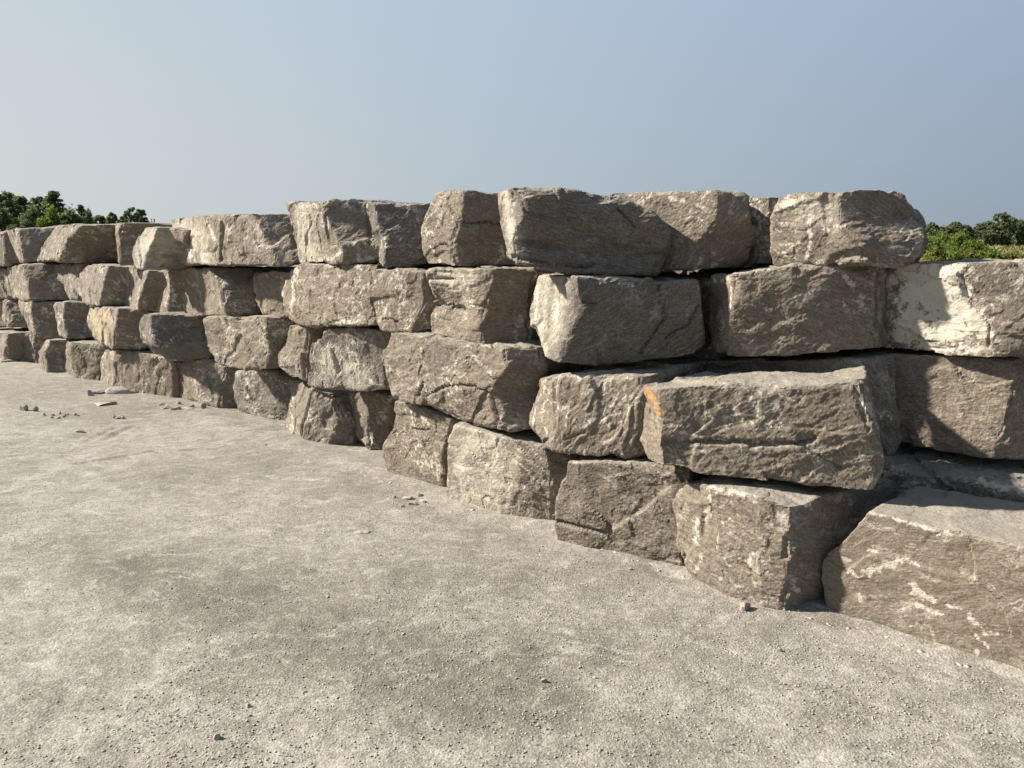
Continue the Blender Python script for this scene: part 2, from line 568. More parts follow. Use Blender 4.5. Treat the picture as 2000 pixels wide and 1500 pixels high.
    rad = np.clip(.007 + .042 * cn + .004 * cn2, .002, .085)
    ch = np.clip(1 - ed / rad, 0, 1)
    d -= ch * rad * .60
    Vn = V + NO * d[:, None]
    edge = np.clip(1 - ed / (rad * .9 + .020), 0, 1) * np.clip(.62 + .9 * fbm(Q * 2.3, 3, sd + 41), 0, 1)
    # stains, crusts, pale stone and painted sunlit faces: 3D blobs round surface points
    stain_lit = np.zeros((nv, 4))
    if b['marks']:
        xw = Vn[:, 0]
        yc = Vn[:, 1] * math.cos(PITCH) - (Vn[:, 2] - EYE) * math.sin(PITCH)
        zc_ = Vn[:, 1] * math.sin(PITCH) + (Vn[:, 2] - EYE) * math.cos(PITCH)
        uu = U0 + F * xw / yc
        vv = V0 - F * zc_ / yc
        vis = ((Vn - np.array((0, 0, EYE))) * NO).sum(1) < 0
        for (kind, pts, rad_) in b['marks']:
            pts3 = []
            dense = []
            for i in range(len(pts)):
                dense.append(pts[i])
                if i + 1 < len(pts):
                    k = max(1, int(math.hypot(pts[i + 1][0] - pts[i][0], pts[i + 1][1] - pts[i][1]) / 4))
                    for j in range(1, k):
                        dense.append((pts[i][0] + (pts[i + 1][0] - pts[i][0]) * j / k, pts[i][1] + (pts[i + 1][1] - pts[i][1]) * j / k))
            for (pu, pv) in dense:
                q = (uu - pu) ** 2 + (vv - pv) ** 2 + np.where(vis, 0, 1e6)
                pts3.append(Vn[int(q.argmin())])
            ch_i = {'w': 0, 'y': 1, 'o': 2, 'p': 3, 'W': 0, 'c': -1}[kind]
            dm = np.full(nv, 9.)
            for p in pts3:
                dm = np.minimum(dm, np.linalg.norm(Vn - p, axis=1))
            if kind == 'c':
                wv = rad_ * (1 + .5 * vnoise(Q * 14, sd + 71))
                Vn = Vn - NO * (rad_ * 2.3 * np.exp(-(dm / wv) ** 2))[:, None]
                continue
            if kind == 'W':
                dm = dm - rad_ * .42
            stain_lit[:, ch_i] = np.maximum(stain_lit[:, ch_i], np.clip(.90 - dm / rad_ * .50, 0, 1))
    # origin at the base centre
    cx, cy = Vn[:, 0].mean(), Vn[:, 1].mean()
    z0 = Vn[:, 2].min()
    Vn = Vn - np.array((cx, cy, z0))
    rm.vertices.foreach_set('co', Vn.astype(np.float32).ravel())
    rm.polygons.foreach_set('use_smooth', np.zeros(len(rm.polygons), dtype=bool))
    at = rm.attributes.new('edge', 'FLOAT', 'POINT')
    at.data.foreach_set('value', edge.astype(np.float32))
    at = rm.attributes.new('stain_lit', 'FLOAT_COLOR', 'POINT')
    at.data.foreach_set('color', stain_lit.astype(np.float32).ravel())
    rm.update()
    rm.name = 'limestone_block'
    rm.materials.clear()
    o = link('limestone_block', rm, ROCK)
    o.location = (cx, cy, z0)
    o['label'] = b['label']
    o['category'] = 'stone block'
    o['group'] = b['group']
    o['tint'] = float(b['tint'])
    o['pale'] = float(b['pale'])
    o['veins'] = float(b['veins'])
    o['grainy'] = .35 if b['rough'] < .7 else 1.0
    return nv


# ---- top row, left to right
block('top row block cut by the left edge of the photo', [[(-60,456),(-60,526)],[(2,452),(10,520)],[(17,451),(37,511)]], [0.1,1.15], 1, 0, row=4)
block('top row block second from the left edge, pale tan left side and dark right side', [[(16,450),(24,480),(38,515)],[(31,446),(40,478),(47,514)],[(112,441),(84,478),(66,513)]], [-0.7,1.15],1,0,row=4,pale=.15)
block('long top row block third from the left, tan stripe left and broad dark face right', [[(109,441),(82,480),(65,512)],[(160,438),(130,470),(113,511)],[(224,439),(229,475),(231,513)]], [-0.5,1.15],1,.0,row=4,pale=-0.22)
block('top row block with a narrow white edge, half hidden behind the rounded pale block', [[(226,436),(225,455),(231,515)],[(240,434),(232,455),(235,519)],[(300,435),(280,460),(262,521)],[(331,438),(331,460),(331,517)]], [-0.9,1.15,1],1,.05,row=4,pale=-0.15,ext=0)
block('rounded top row block with a pale sloping top and dark lower right corner', [[(282,447),(262,478),(256,500),(260,523)],[(306,442),(300,470),(284,497),(280,526)],[(333,443),(327,468),(345,500),(353,518)]], [-0.5,1.15],1,.22,row=4,pale=0.08,tint=-0.3,veins=.3,
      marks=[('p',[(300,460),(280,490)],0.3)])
block('longest top row block on the left half, ribbed face, dark slanting right end', [[(333,428),(328,468),(356,516)],[(388,424),(385,468),(395,518)],[(432,420),(430,468),(428,519)],[(492,416),(515,462),(542,519)],[(556,416),(574,462),(584,513)]], [-0.3,-0.1,0.05,1.25],3,.1,row=4,pale=.08,veins=1.0,
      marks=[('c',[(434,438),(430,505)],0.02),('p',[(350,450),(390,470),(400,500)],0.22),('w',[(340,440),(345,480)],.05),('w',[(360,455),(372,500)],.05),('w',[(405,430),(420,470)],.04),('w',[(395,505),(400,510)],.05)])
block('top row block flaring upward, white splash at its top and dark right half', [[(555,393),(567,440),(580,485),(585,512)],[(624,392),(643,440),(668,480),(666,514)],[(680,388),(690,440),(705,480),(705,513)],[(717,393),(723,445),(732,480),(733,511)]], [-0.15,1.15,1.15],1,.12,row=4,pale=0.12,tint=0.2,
      marks=[('p',[(590,420),(600,470),(610,500)],0.22),('w',[(600,400),(618,405)],.045),('w',[(590,510),(650,505),(668,490)],.03),('w',[(580,420),(583,440)],.03)])  # 'p' paints the sunlit left face lighter
block('narrow dark top row block tapering downward, with a thin tan left edge', [[(713,397),(720,442),(733,478),(735,515)],[(728,396),(738,440),(752,478),(748,523)],[(790,395),(775,440),(785,480),(785,523)],[(836,395),(826,440),(826,480),(833,518)]], [-0.8,1,1.25],1,.05,row=4,pale=-0.3,tint=-0.8,
      marks=[('w',[(752,465),(753,478)],.03)])
block('top row block with tan left face and dark right face beside the big overhanging block', [[(848,376),(822,435),(819,475),(832,516)],[(904,374),(897,430),(883,472),(889,521)],[(972,377),(990,430),(1003,475),(1012,518)]], [-0.15,1],1,.10,row=4,pale=-0.04,tint=0.2,ext=0,
      marks=[('c',[(850,484),(858,477),(874,480)],0.008),('c',[(905,437),(950,436),(990,440)],0.012),('w',[(835,458),(850,448),(858,432)],.018),('w',[(840,480),(848,495)],.018),('w',[(883,440),(886,425)],.014)])
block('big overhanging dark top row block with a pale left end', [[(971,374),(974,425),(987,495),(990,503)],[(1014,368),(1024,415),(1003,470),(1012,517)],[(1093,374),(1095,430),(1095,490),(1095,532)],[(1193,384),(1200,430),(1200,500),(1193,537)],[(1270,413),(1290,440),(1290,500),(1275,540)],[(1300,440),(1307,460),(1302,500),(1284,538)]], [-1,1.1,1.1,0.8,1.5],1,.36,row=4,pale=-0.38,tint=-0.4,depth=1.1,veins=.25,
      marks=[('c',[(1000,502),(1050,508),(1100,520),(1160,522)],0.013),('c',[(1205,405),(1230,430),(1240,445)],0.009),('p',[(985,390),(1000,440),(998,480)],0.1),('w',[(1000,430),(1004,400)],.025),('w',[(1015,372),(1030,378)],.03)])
block('brown top row block with a ridge down its middle, behind the big overhanging block', [[(1190,382),(1200,440),(1200,480),(1210,522)],[(1270,378),(1270,430),(1260,480),(1265,526)],[(1398,373),(1398,427),(1366,473),(1335,529)],[(1452,380),(1460,430),(1468,460),(1452,520)]], [0.1,0.05,1.15],2,-.38,row=4,pale=-0.1,tint=1.4,ext=0,
      marks=[('w',[(1305,382),(1315,393),(1335,390)],.022),('w',[(1250,392),(1262,388)],.02)])
block('small yellowish tan top row block squeezed between the ridged block and the rightmost top block', [[(1430,384),(1430,450),(1430,520)],[(1500,384),(1503,430),(1506,520)],[(1522,385),(1508,430),(1512,520)]], [0,1],1,-.72,row=4,tint=.8,ext=0,sil=False)
block('rightmost top row block, tan and white streaked left face, dark right end', [[(1520,388),(1508,430),(1508,480),(1510,520)],[(1575,376),(1575,430),(1575,480),(1580,519)],[(1648,369),(1648,436),(1684,484),(1684,516)],[(1715,367),(1730,420),(1740,480),(1740,520)],[(1762,385),(1800,428),(1808,465),(1790,514)]], [0,0,1,0.8],2,-.50,row=4,tint=.2,depth=1.1,ext=0,veins=1.2,
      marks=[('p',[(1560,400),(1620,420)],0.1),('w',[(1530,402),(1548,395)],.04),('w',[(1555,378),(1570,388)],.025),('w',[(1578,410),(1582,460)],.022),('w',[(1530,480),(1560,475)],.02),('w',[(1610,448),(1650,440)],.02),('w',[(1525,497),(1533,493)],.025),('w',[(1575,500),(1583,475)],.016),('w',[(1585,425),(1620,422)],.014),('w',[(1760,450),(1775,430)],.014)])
# ---- third row (second from the top)
block('upper middle row, block cut by the left edge of the photo', [[(-60,531),(-60,587)],[(6,524),(12,584)]], [0.3],1,-.05,row=3)
block('upper middle row, pale left face and dark right face, under the second top block', [[(14,520),(5,545),(9,583)],[(43,516),(55,550),(59,590)],[(108,516),(116,550),(140,586)]], [-0.5,1.15],1,.05,row=3,pale=.12)
block('upper middle row, small set back tan block in the gap under the tan striped block', [[(108,515),(115,549),(135,586)],[(150,514),(145,545),(150,588)],[(178,512),(178,545),(178,588)]], [-0.3,1],1,-.2,row=3,ext=0)
block('upper middle row, block with rounded left end, pale middle and dark right side', [[(165,518),(137,552),(163,596)],[(209,516),(203,550),(191,599)],[(251,520),(249,550),(240,599)]], [-0.4,1.15],1,.05,row=3,pale=.05)
block('upper middle row, narrow block with a flat tan left face above the dark rounded block', [[(250,523),(243,560),(241,604)],[(289,527),(281,562),(268,609)],[(318,530),(311,560),(305,610)]], [-0.25,1.15],1,-.05,row=3)
block('upper middle row, long block with a dark groove near its left end', [[(324,524),(312,561),(307,610)],[(335,525),(329,565),(324,614)],[(352,523),(361,565),(364,618)],[(405,522),(434,562),(438,619)],[(500,524),(500,562),(504,616)]], [-0.8,0.8,-0.25,1.15],3,.0,row=3,pale=-0.05,ext=.02)
block('upper middle row, short yellowish block left of the big pale one', [[(497,535),(496,565),(500,600),(513,618)],[(530,529),(530,565),(530,600),(535,622)],[(572,530),(572,565),(572,600),(572,622)]], [-0.15,0.1],1,-.12,row=3,ext=0,pale=.12,tint=.7)
block('upper middle row, big pale block with white crusted left corner in the left half', [[(568,518),(548,555),(548,595),(562,630)],[(590,515),(570,560),(568,595),(590,638)],[(660,513),(660,560),(660,595),(660,639)],[(740,513),(722,560),(722,590),(738,636)]], [-0.9,-0.05,0.08],1,.06,row=3,pale=0.04,tint=0.8,veins=1.0,ext=0,
      marks=[('w',[(570,540),(572,580),(568,610)],.06),('w',[(650,630),(690,630),(705,622)],.045),('w',[(630,515),(700,520)],.03),('w',[(625,580),(680,585)],.02)])
block('upper middle row, tan block with dark lower right corner beside the big pale one', [[(735,527),(714,560),(720,598),(746,648)],[(790,526),(780,560),(775,600),(780,650)],[(826,530),(824,560),(828,592),(802,650)],[(845,531),(845,560),(848,595),(846,647)]], [0,0.1,1.15],1,.05,row=3,pale=-0.1,tint=0.9,ext=0,
      marks=[('c',[(748,622),(775,627)],0.01)])
block('upper middle row, block with notched pale left face and broad dark right face', [[(831,524),(828,545),(843,590),(840,625),(842,652)],[(900,522),(895,545),(898,590),(898,625),(900,668)],[(966,523),(952,570),(944,600),(941,630),(942,676)],[(1048,527),(1036,570),(1032,600),(1032,640),(1034,672)]], [0,0.08,1.25],2,.12,row=3,pale=0.08,tint=0.4,ext=0,dd={(2,0):-.05,(2,1):-.06,(3,0):-.03,(3,1):-.04},
      marks=[('c',[(843,597),(870,594),(895,600),(906,603)],0.014),('p',[(870,545),(920,550)],0.08),('w',[(920,592),(925,598)],.03),('w',[(905,540),(907,560)],.018)])  # 'p' puts sunlight on the left face into its colour
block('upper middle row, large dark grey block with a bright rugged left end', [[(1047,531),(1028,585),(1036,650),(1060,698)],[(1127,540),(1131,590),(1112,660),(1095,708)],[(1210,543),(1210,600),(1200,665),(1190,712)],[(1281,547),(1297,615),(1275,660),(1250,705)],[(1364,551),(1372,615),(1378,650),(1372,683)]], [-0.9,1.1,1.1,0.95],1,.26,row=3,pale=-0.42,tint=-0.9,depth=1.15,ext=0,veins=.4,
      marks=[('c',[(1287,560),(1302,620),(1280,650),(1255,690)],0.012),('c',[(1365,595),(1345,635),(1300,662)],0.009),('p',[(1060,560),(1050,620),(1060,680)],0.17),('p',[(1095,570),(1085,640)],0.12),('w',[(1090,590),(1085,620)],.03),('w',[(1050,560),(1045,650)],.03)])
block('upper middle row, broad brown block right of the dark grey one, white streaks above', [[(1386,541),(1381,600),(1378,665),(1392,692)],[(1430,533),(1429,590),(1424,640),(1418,697)],[(1530,521),(1530,590),(1530,640),(1530,696)],[(1615,516),(1604,590),(1608,640),(1620,689)],[(1724,516),(1719,590),(1715,640),(1720,683)]], [-1.1,.46,.46,.85],1,-.30,row=3,pale=-0.12,tint=1.6,ext=0,sil=False,veins=.7,depth=1.1,
      marks=[('w',[(1395,550),(1425,545)],.03),('w',[(1430,532),(1500,525)],.02),('w',[(1560,595),(1600,565)],.018),('w',[(1650,540),(1665,560)],.02),('w',[(1645,585),(1650,598)],.016),('w',[(1428,560),(1426,600)],.014)])
block('upper middle row, block with a bright white mineral crust on its face', [[(1736,514),(1723,580),(1719,630),(1722,686)],[(1800,511),(1800,580),(1800,630),(1810,690)],[(1880,511),(1890,575),(1935,635),(1937,699)],[(2010,511),(2010,580),(2010,635),(2010,700)],[(2170,512),(2170,580),(2170,635),(2170,704)]], [-0.25,-0.15,0.25,0.2],2,-.72,row=3,tint=.1,ext=0,sil=False,depth=1.1,veins=.7,
      marks=[('W',[(1775,545),(1790,600),(1780,650)],0.1),('W',[(1830,560),(1840,620),(1860,650)],0.15),('W',[(1890,610),(1920,650)],0.06),('W',[(1830,525),(1870,530)],0.06),('w',[(1760,525),(1870,525)],.07),('w',[(1770,580),(1780,660)],.09),('w',[(1820,580),(1850,640)],.14),('w',[(1880,600),(1915,640)],.07),('w',[(1790,660),(1815,675)],.07),('w',[(1925,655),(1932,665)],.03),('w',[(1850,560),(1860,600)],.09)])
block('set back grey block, a shelf between the dark grey and the broad brown block', [[(1255,548),(1255,716)],[(1340,546),(1340,714)],[(1405,545),(1405,705)]], [0,0],1,-.62,row=3,ext=0,sil=False,tint=-.3,depth=.8)
# ---- second row from the bottom
block('lower middle row, dark block at the very left edge of the photo', [[(-60,586),(-60,642)],[(-2,600),(11,639)]], [0.3],1,-.1,row=2,pale=-0.3)
block('lower middle row, dark block touching the left edge, wedge shaped', [[(-30,584),(-5,612),(12,638)],[(5,584),(15,612),(20,640)],[(34,586),(45,612),(53,640)]], [-0.3,1.15],1,.0,row=2,pale=-0.15,ext=.1)
block('lower middle row, leaning block with a tan left sliver, touching the third bottom block', [[(35,587),(44,615),(58,650)],[(60,589),(61,615),(70,661)],[(103,590),(107,620),(113,660)]], [-0.7,1.15],1,.05,row=2)
block('lower middle row, block with flat tan left sliver and dark square right face', [[(104,590),(107,621),(114,656)],[(127,588),(123,621),(130,664)],[(172,592),(171,625),(176,661)]], [-0.7,1.15],1,.05,row=2,pale=-0.2,tint=-.3)
block('lower middle row, block with a bright golden yellow left end', [[(174,600),(167,627),(180,657),(203,676)],[(205,600),(200,627),(205,657),(212,680)],[(232,602),(228,630),(224,657),(221,682)],[(280,605),(276,635),(276,660),(278,685)]], [-0.4,-0.1,1.15],2,.1,row=2,ext=.05,
      marks=[('y',[(180,610),(195,640),(205,660)],.22),('y',[(200,610),(215,625)],.12),('w',[(172,610),(172,625)],.06)])
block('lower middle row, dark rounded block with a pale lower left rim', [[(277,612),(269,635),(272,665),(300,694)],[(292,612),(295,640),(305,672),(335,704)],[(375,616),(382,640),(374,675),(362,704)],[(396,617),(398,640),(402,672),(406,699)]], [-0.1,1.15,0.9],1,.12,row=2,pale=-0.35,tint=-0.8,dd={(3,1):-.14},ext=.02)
block('lower middle row, broad plain brown block with a dark right end', [[(397,620),(399,650),(401,683),(430,716)],[(440,617),(445,650),(450,683),(460,722)],[(521,618),(522,650),(524,680),(518,723)],[(563,622),(563,648),(546,678),(541,723)]], [0,0.05,1.15],1,.0,row=2,pale=-0.06,tint=0.2,ext=0)
block('lower middle row, narrow waisted block shaped like a peanut', [[(564,634),(562,658),(541,690),(543,718),(566,737)],[(598,634),(598,658),(597,690),(593,715),(596,745)],[(628,636),(612,655),(606,690),(605,715),(606,747)]], [-0.05,1.15],1,-.05,row=2,ext=0,tint=.3)
block('lower middle row, grey block with white crystal bursts right of the peanut shaped block', [[(637,641),(606,675),(601,710),(604,753)],[(670,640),(660,675),(655,710),(660,763)],[(710,641),(705,675),(700,712),(708,764)],[(765,645),(760,675),(760,715),(762,763)]], [0.12,0.18,0.3],1,.03,row=2,pale=0.02,tint=-1.2,ext=0,veins=1.2,
      marks=[('c',[(648,690),(662,722)],0.018),('p',[(640,700),(700,730)],0.14),('w',[(665,700),(690,690),(700,720)],.04),('w',[(625,705),(640,715),(650,700)],.025),('w',[(690,665),(680,680)],.02),('w',[(610,690),(608,705)],.02)])
block('lower middle row, very wide pale brown block with a protruding dark right end', [[(762,648),(747,690),(752,740),(762,774)],[(822,655),(820,700),(815,755),(830,793)],[(900,662),(900,715),(895,757),(900,827)],[(983,677),(987,718),(957,765),(979,842)],[(1050,682),(1064,712),(1048,765),(1040,834)]], [-0.08,0,0,1.25],3,.16,row=2,ext=0,pale=.1,tint=.2,dd={(3,1):-.03,(3,2):-.05},
      marks=[('c',[(835,772),(870,755),(910,752),(950,765)],0.011),('c',[(817,772),(826,748)],0.01),('w',[(775,660),(785,665)],.02),('w',[(822,680),(823,700)],.012),('w',[(815,740),(818,760)],.018)])
block('lower middle row, brown block with a rounded pale left edge beside the longest block', [[(1053,739),(1040,785),(1037,830),(1060,868)],[(1090,733),(1087,785),(1085,830),(1083,878)],[(1180,731),(1180,785),(1180,830),(1170,889)],[(1256,731),(1240,790),(1235,830),(1222,894)],[(1275,730),(1258,785),(1252,830),(1252,890)]], [-0.5,0.22,0.22,0.8],1,.23,row=2,pale=-0.06,tint=1.3,ext=0,sil=False,
      marks=[('w',[(1130,733),(1145,722)],.025),('w',[(1090,803),(1108,808),(1105,830)],.018),('w',[(1230,805),(1222,775)],.014),('w',[(1045,800),(1042,825)],.02)])
block('longest brown block with a rusty orange mark on its left end', [[(1260,753),(1257,790),(1245,858),(1262,900)],[(1286,759),(1292,800),(1290,862),(1290,917)],[(1370,751),(1375,800),(1375,864),(1380,932)],[(1530,748),(1530,800),(1530,867),(1530,944)],[(1674,747),(1682,790),(1704,866),(1700,958)],[(1692,745),(1700,780),(1716,866),(1724,916)]], [-0.9,.42,.42,.42,1],1,.33,row=2,pale=-0.1,tint=1.4,ext=0,depth=.6,veins=.8,
      marks=[('c',[(1298,868),(1400,862),(1480,868),(1560,866),(1590,860)],0.013),('c',[(1600,890),(1640,915)],0.009),('o',[(1266,766),(1276,782),(1282,800)],.05),('w',[(1305,832),(1345,832)],.010),('w',[(1330,845),(1420,862)],.013),('w',[(1375,780),(1378,805)],.013),('w',[(1405,795),(1430,810),(1480,812)],.013),('w',[(1520,770),(1550,785)],.014),('w',[(1455,768),(1468,778)],.014),('w',[(1370,885),(1385,878)],.016),('w',[(1612,896),(1622,898)],.014)])
block('grey block behind the longest brown block, its dark side facing right', [[(1235,712),(1235,780),(1235,860),(1235,892)],[(1674,698),(1674,780),(1674,860),(1674,895)],[(1748,695),(1754,780),(1763,862),(1742,893)]], [0.05,0.9],1,-.60,row=2,pale=0.05,tint=-1,ext=0,depth=[.9,.9,.25],veins=.4,
      marks=[('w',[(1560,701),(1640,699)],.025)])
block('lower middle row, brown block with a rising shadow, right of the longest block', [[(1700,690),(1702,780),(1706,830),(1712,862)],[(1840,694),(1840,780),(1845,830),(1850,884)],[(1970,700),(1978,760),(1960,830),(1936,895)],[(2090,702),(2090,770),(2090,830),(2070,887)]], [0,0,1],2,-.80,row=2,pale=-0.02,tint=1.5,ext=0,sil=False,depth=1.1,veins=.4)
# ---- bottom row
block('bottom row block at the left edge of the photo, with a flat slab like cap', [[(-50,643),(-50,680),(-45,703)],[(14,650),(13,680),(10,706)],[(47,648),(48,680),(49,706)]], [-0.1,1.15],1,'g',row=1,ext=.1)
block('bottom row, short tan block second from the left edge', [[(46,652),(45,680),(47,708)],[(66,656),(66,685),(70,711)],[(86,662),(78,690),(80,712)]], [0,1],1,'g',row=1,ext=.1)
block('bottom row, narrow leaning block third from the left with a dark right face', [[(88,664),(74,688),(81,726)],[(101,664),(88,690),(96,729)],[(125,664),(108,690),(117,729)]], [-0.3,1.25],1,'g',row=1,ext=.1)
block('bottom row, tan block with a white veined left edge under the dark square faced block', [[(106,668),(107,690),(116,727)],[(140,668),(140,695),(145,739)],[(204,672),(188,698),(178,741)]], [-0.2,0.3],1,'g',row=1,ext=.1,
      marks=[('w',[(108,672),(125,690)],.035),('w',[(112,700),(120,725)],.03)])
block('bottom row, long block with a bulging pale left face and ribbed middle', [[(203,683),(184,707),(176,728),(178,749)],[(229,684),(222,707),(221,728),(219,757)],[(290,692),(280,715),(280,740),(280,768)],[(333,702),(333,720),(333,740),(333,770)]], [-0.5,0.15,0.2],1,'g',row=1,ext=.05,
      marks=[('w',[(200,715),(215,735)],.02)])
block('bottom row, block with a domed top and dark right end, left of the flakes', [[(343,708),(335,728),(334,750),(335,774)],[(390,702),(385,728),(385,755),(385,788)],[(438,715),(440,728),(428,755),(428,793)],[(458,722),(455,740),(455,765),(456,793)]], [-0.1,0.1,1.25],1,'g',row=1,ext=.05)
block('bottom row, block with slab like left part above the black triangular piece', [[(449,724),(451,750),(458,780),(466,803)],[(480,723),(490,755),(497,785),(499,812)],[(541,724),(550,755),(552,790),(537,828)],[(575,738),(572,755),(572,790),(562,834)]], [0,0.12,0.3],1,'g',row=1,ext=0,
      marks=[('w',[(482,728),(520,728)],.03),('w',[(545,745),(555,765)],.02)])
block('bottom row, pointed block with a peaked top and triangular shape, middle left', [[(571,741),(566,775),(555,827),(556,853)],[(607,755),(600,785),(590,825),(587,857)],[(650,770),(655,795),(658,825),(640,856)],[(666,785),(668,800),(686,835),(691,852)]], [-0.3,0.2,1.15],1,'g',row=1,ext=0,pale=.06,
      marks=[('c',[(606,762),(640,776),(661,790)],0.014)])
block('bottom row, dark block with a tan left strip right of the pointed block', [[(671,766),(676,808),(694,850),(714,875)],[(715,764),(718,800),(718,850),(724,878)],[(775,772),(772,800),(764,845),(752,882)]], [-0.1,1],1,'g',row=1,pale=-0.15,tint=0.2,ext=0,
      marks=[('w',[(742,805),(750,815)],.035)])
block('bottom row, tall tan block tapering upward with a white spot near its top', [[(772,784),(766,828),(747,872),(756,892)],[(815,793),(805,840),(800,885),(803,938)],[(884,818),(872,860),(865,905),(866,957)]], [0,0.05],1,'g',row=1,ext=0,tint=.4,pale=.05,
      marks=[('c',[(806,836),(838,840)],0.009),('w',[(828,820),(838,824)],.035),('w',[(802,802),(806,818)],.014)])
block('bottom row, yellowish pale block with white runs, just left of the brown bottom block', [[(880,828),(874,860),(876,905),(870,957)],[(940,842),(940,870),(940,920),(930,990)],[(1010,860),(1018,885),(1017,935),(985,1005)],[(1060,875),(1070,900),(1080,950),(1086,1015)],[(1108,893),(1110,920),(1110,950),(1104,1012)]], [0,0.05,0.3,1.25],1,'g',row=1,pale=0.16,tint=1.5,ext=0,
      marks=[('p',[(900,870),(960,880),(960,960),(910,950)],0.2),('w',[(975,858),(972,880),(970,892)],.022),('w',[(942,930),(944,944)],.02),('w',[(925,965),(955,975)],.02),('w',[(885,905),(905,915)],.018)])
block('bottom row, wide dark brown block with undercut lower left corner', [[(1108,902),(1100,935),(1088,980),(1087,1035)],[(1140,903),(1140,940),(1140,990),(1135,1066)],[(1230,905),(1230,950),(1225,1010),(1225,1071)],[(1336,922),(1334,950),(1330,1010),(1330,1076)]], [0.05,0.22,0.22],1,'g',row=1,pale=-0.28,tint=0.6,ext=0,sil=False,veins=.5,
      marks=[('c',[(1088,1018),(1130,1030),(1180,1040)],0.012)])
block('big rounded corner block of the bottom row with vertical white streaks and shaded right side', [[(1338,940),(1312,985),(1312,1060),(1350,1148)],[(1400,950),(1395,1010),(1400,1090),(1410,1168)],[(1480,968),(1480,1020),(1480,1100),(1490,1188)],[(1544,988),(1541,1050),(1548,1115),(1530,1182)],[(1602,974),(1602,1050),(1605,1120),(1612,1170)],[(1712,942),(1712,1000),(1712,1060),(1712,1140)],[(1815,928),(1815,960),(1815,1010),(1815,1100)]], [-0.3,-0.05,0.2,3.2,4,4],2,'g',row=1,pale=0.1,tint=0.4,ext=0,sil=False,depth=[1.35,1.4,1.45,1.4,1.05,.45,.12],veins=.7,
      marks=[('w',[(1385,955),(1388,985),(1382,1015)],.035),('w',[(1362,1010),(1358,1060)],.03),('w',[(1350,1095),(1362,1112),(1370,1090)],.025),('w',[(1390,948),(1440,962),(1475,975)],.035),('w',[(1470,1085),(1465,1100)],.022),('w',[(1410,990),(1430,978)],.018),('w',[(1405,1040),(1400,1070)],.014),('w',[(1545,1130),(1555,1150)],.03),('w',[(1410,1022),(1440,1008)],.014)])
block('biggest block in the right foreground, flat pale top and white splashes across its brown face', [[(1607,1094),(1605,1112),(1605,1130),(1619,1165)],[(1657,1047),(1650,1090),(1645,1130),(1652,1184)],[(1698,999),(1700,1070),(1700,1140),(1722,1218)],[(1783,1021),(1790,1090),(1790,1170),(1810,1254)],[(1935,1055),(1940,1120),(1940,1210),(1940,1292)],[(2070,1082),(2070,1150),(2070,1230),(2070,1328)],[(2230,1110),(2230,1190),(2230,1280),(2230,1375)]], [-0.1,0,0,0,0,0],3,'g',row=1,pale=-0.02,tint=0.6,ext=0,sil=False,depth=.64,veins=.55,rough=.55,
      marks=[('w',[(1660,1115),(1675,1130),(1690,1120),(1735,1102),(1765,1090)],.022),('w',[(1765,1090),(1790,1102)],.02),('w',[(1780,1140),(1800,1165),(1820,1170)],.025),('w',[(1790,1180),(1840,1205)],.02),('w',[(1850,1180),(1875,1190)],.018),('w',[(1890,1205),(1925,1235),(1955,1238)],.025),('w',[(1895,1230),(1930,1265)],.009),('w',[(1640,1085),(1660,1098)],.018),('w',[(1680,1160),(1682,1175)],.014),('w',[(1765,1190),(1780,1190)],.012),('w',[(1700,1075),(1710,1078)],.014),('w',[(1905,1270),(1910,1278)],.018),('w',[(1700,1000),(1780,1022),(1860,1045)],.018)])
block('low shelf like block behind the foreground block, rugged grey top with a white front rim', [[(1670,890),(1670,950),(1670,1100)],[(1815,928),(1815,960),(1815,1100)],[(1910,938),(1910,965),(1910,1100)],[(2010,957),(2010,990),(2010,1100)],[(2170,985),(2170,1020),(2170,1120)]], [0.1,0,0,0],2,-.60,row=1,ext=0,sil=False,depth=1.5,tint=-.3,rough=1.5,
      marks=[('w',[(1912,938),(1960,948),(1990,955)],.04)])
block('mostly hidden back block seen through the slot under the ridged top block', [[(1200,470),(1200,575)],[(1350,470),(1350,575)],[(1500,470),(1500,562)]], [0,0],1,-1.3,row=4,ext=0,tint=-.3,depth=.7)
block('mostly hidden back block of the bottom row, left of the rounded corner block', [[(1190,893),(1190,1000)],[(1330,893),(1330,1000)],[(1460,893),(1460,1000)]], [0,0],1,-.80,row=1,ext=0,sil=False,tint=-.3,depth=.7)



tot = 0
for i, b in enumerate(BLOCKS):
    tot += build_block(b, i)
print('block verts', tot, 'blocks', len(BLOCKS))


# ------------------------------------------------------------------ ground
def pix_ground(u, v):
    t_, n_ = ground_hit(u, v)
    q = P0 + T * t_ + N * n_
    return float(q[0]), float(q[1])


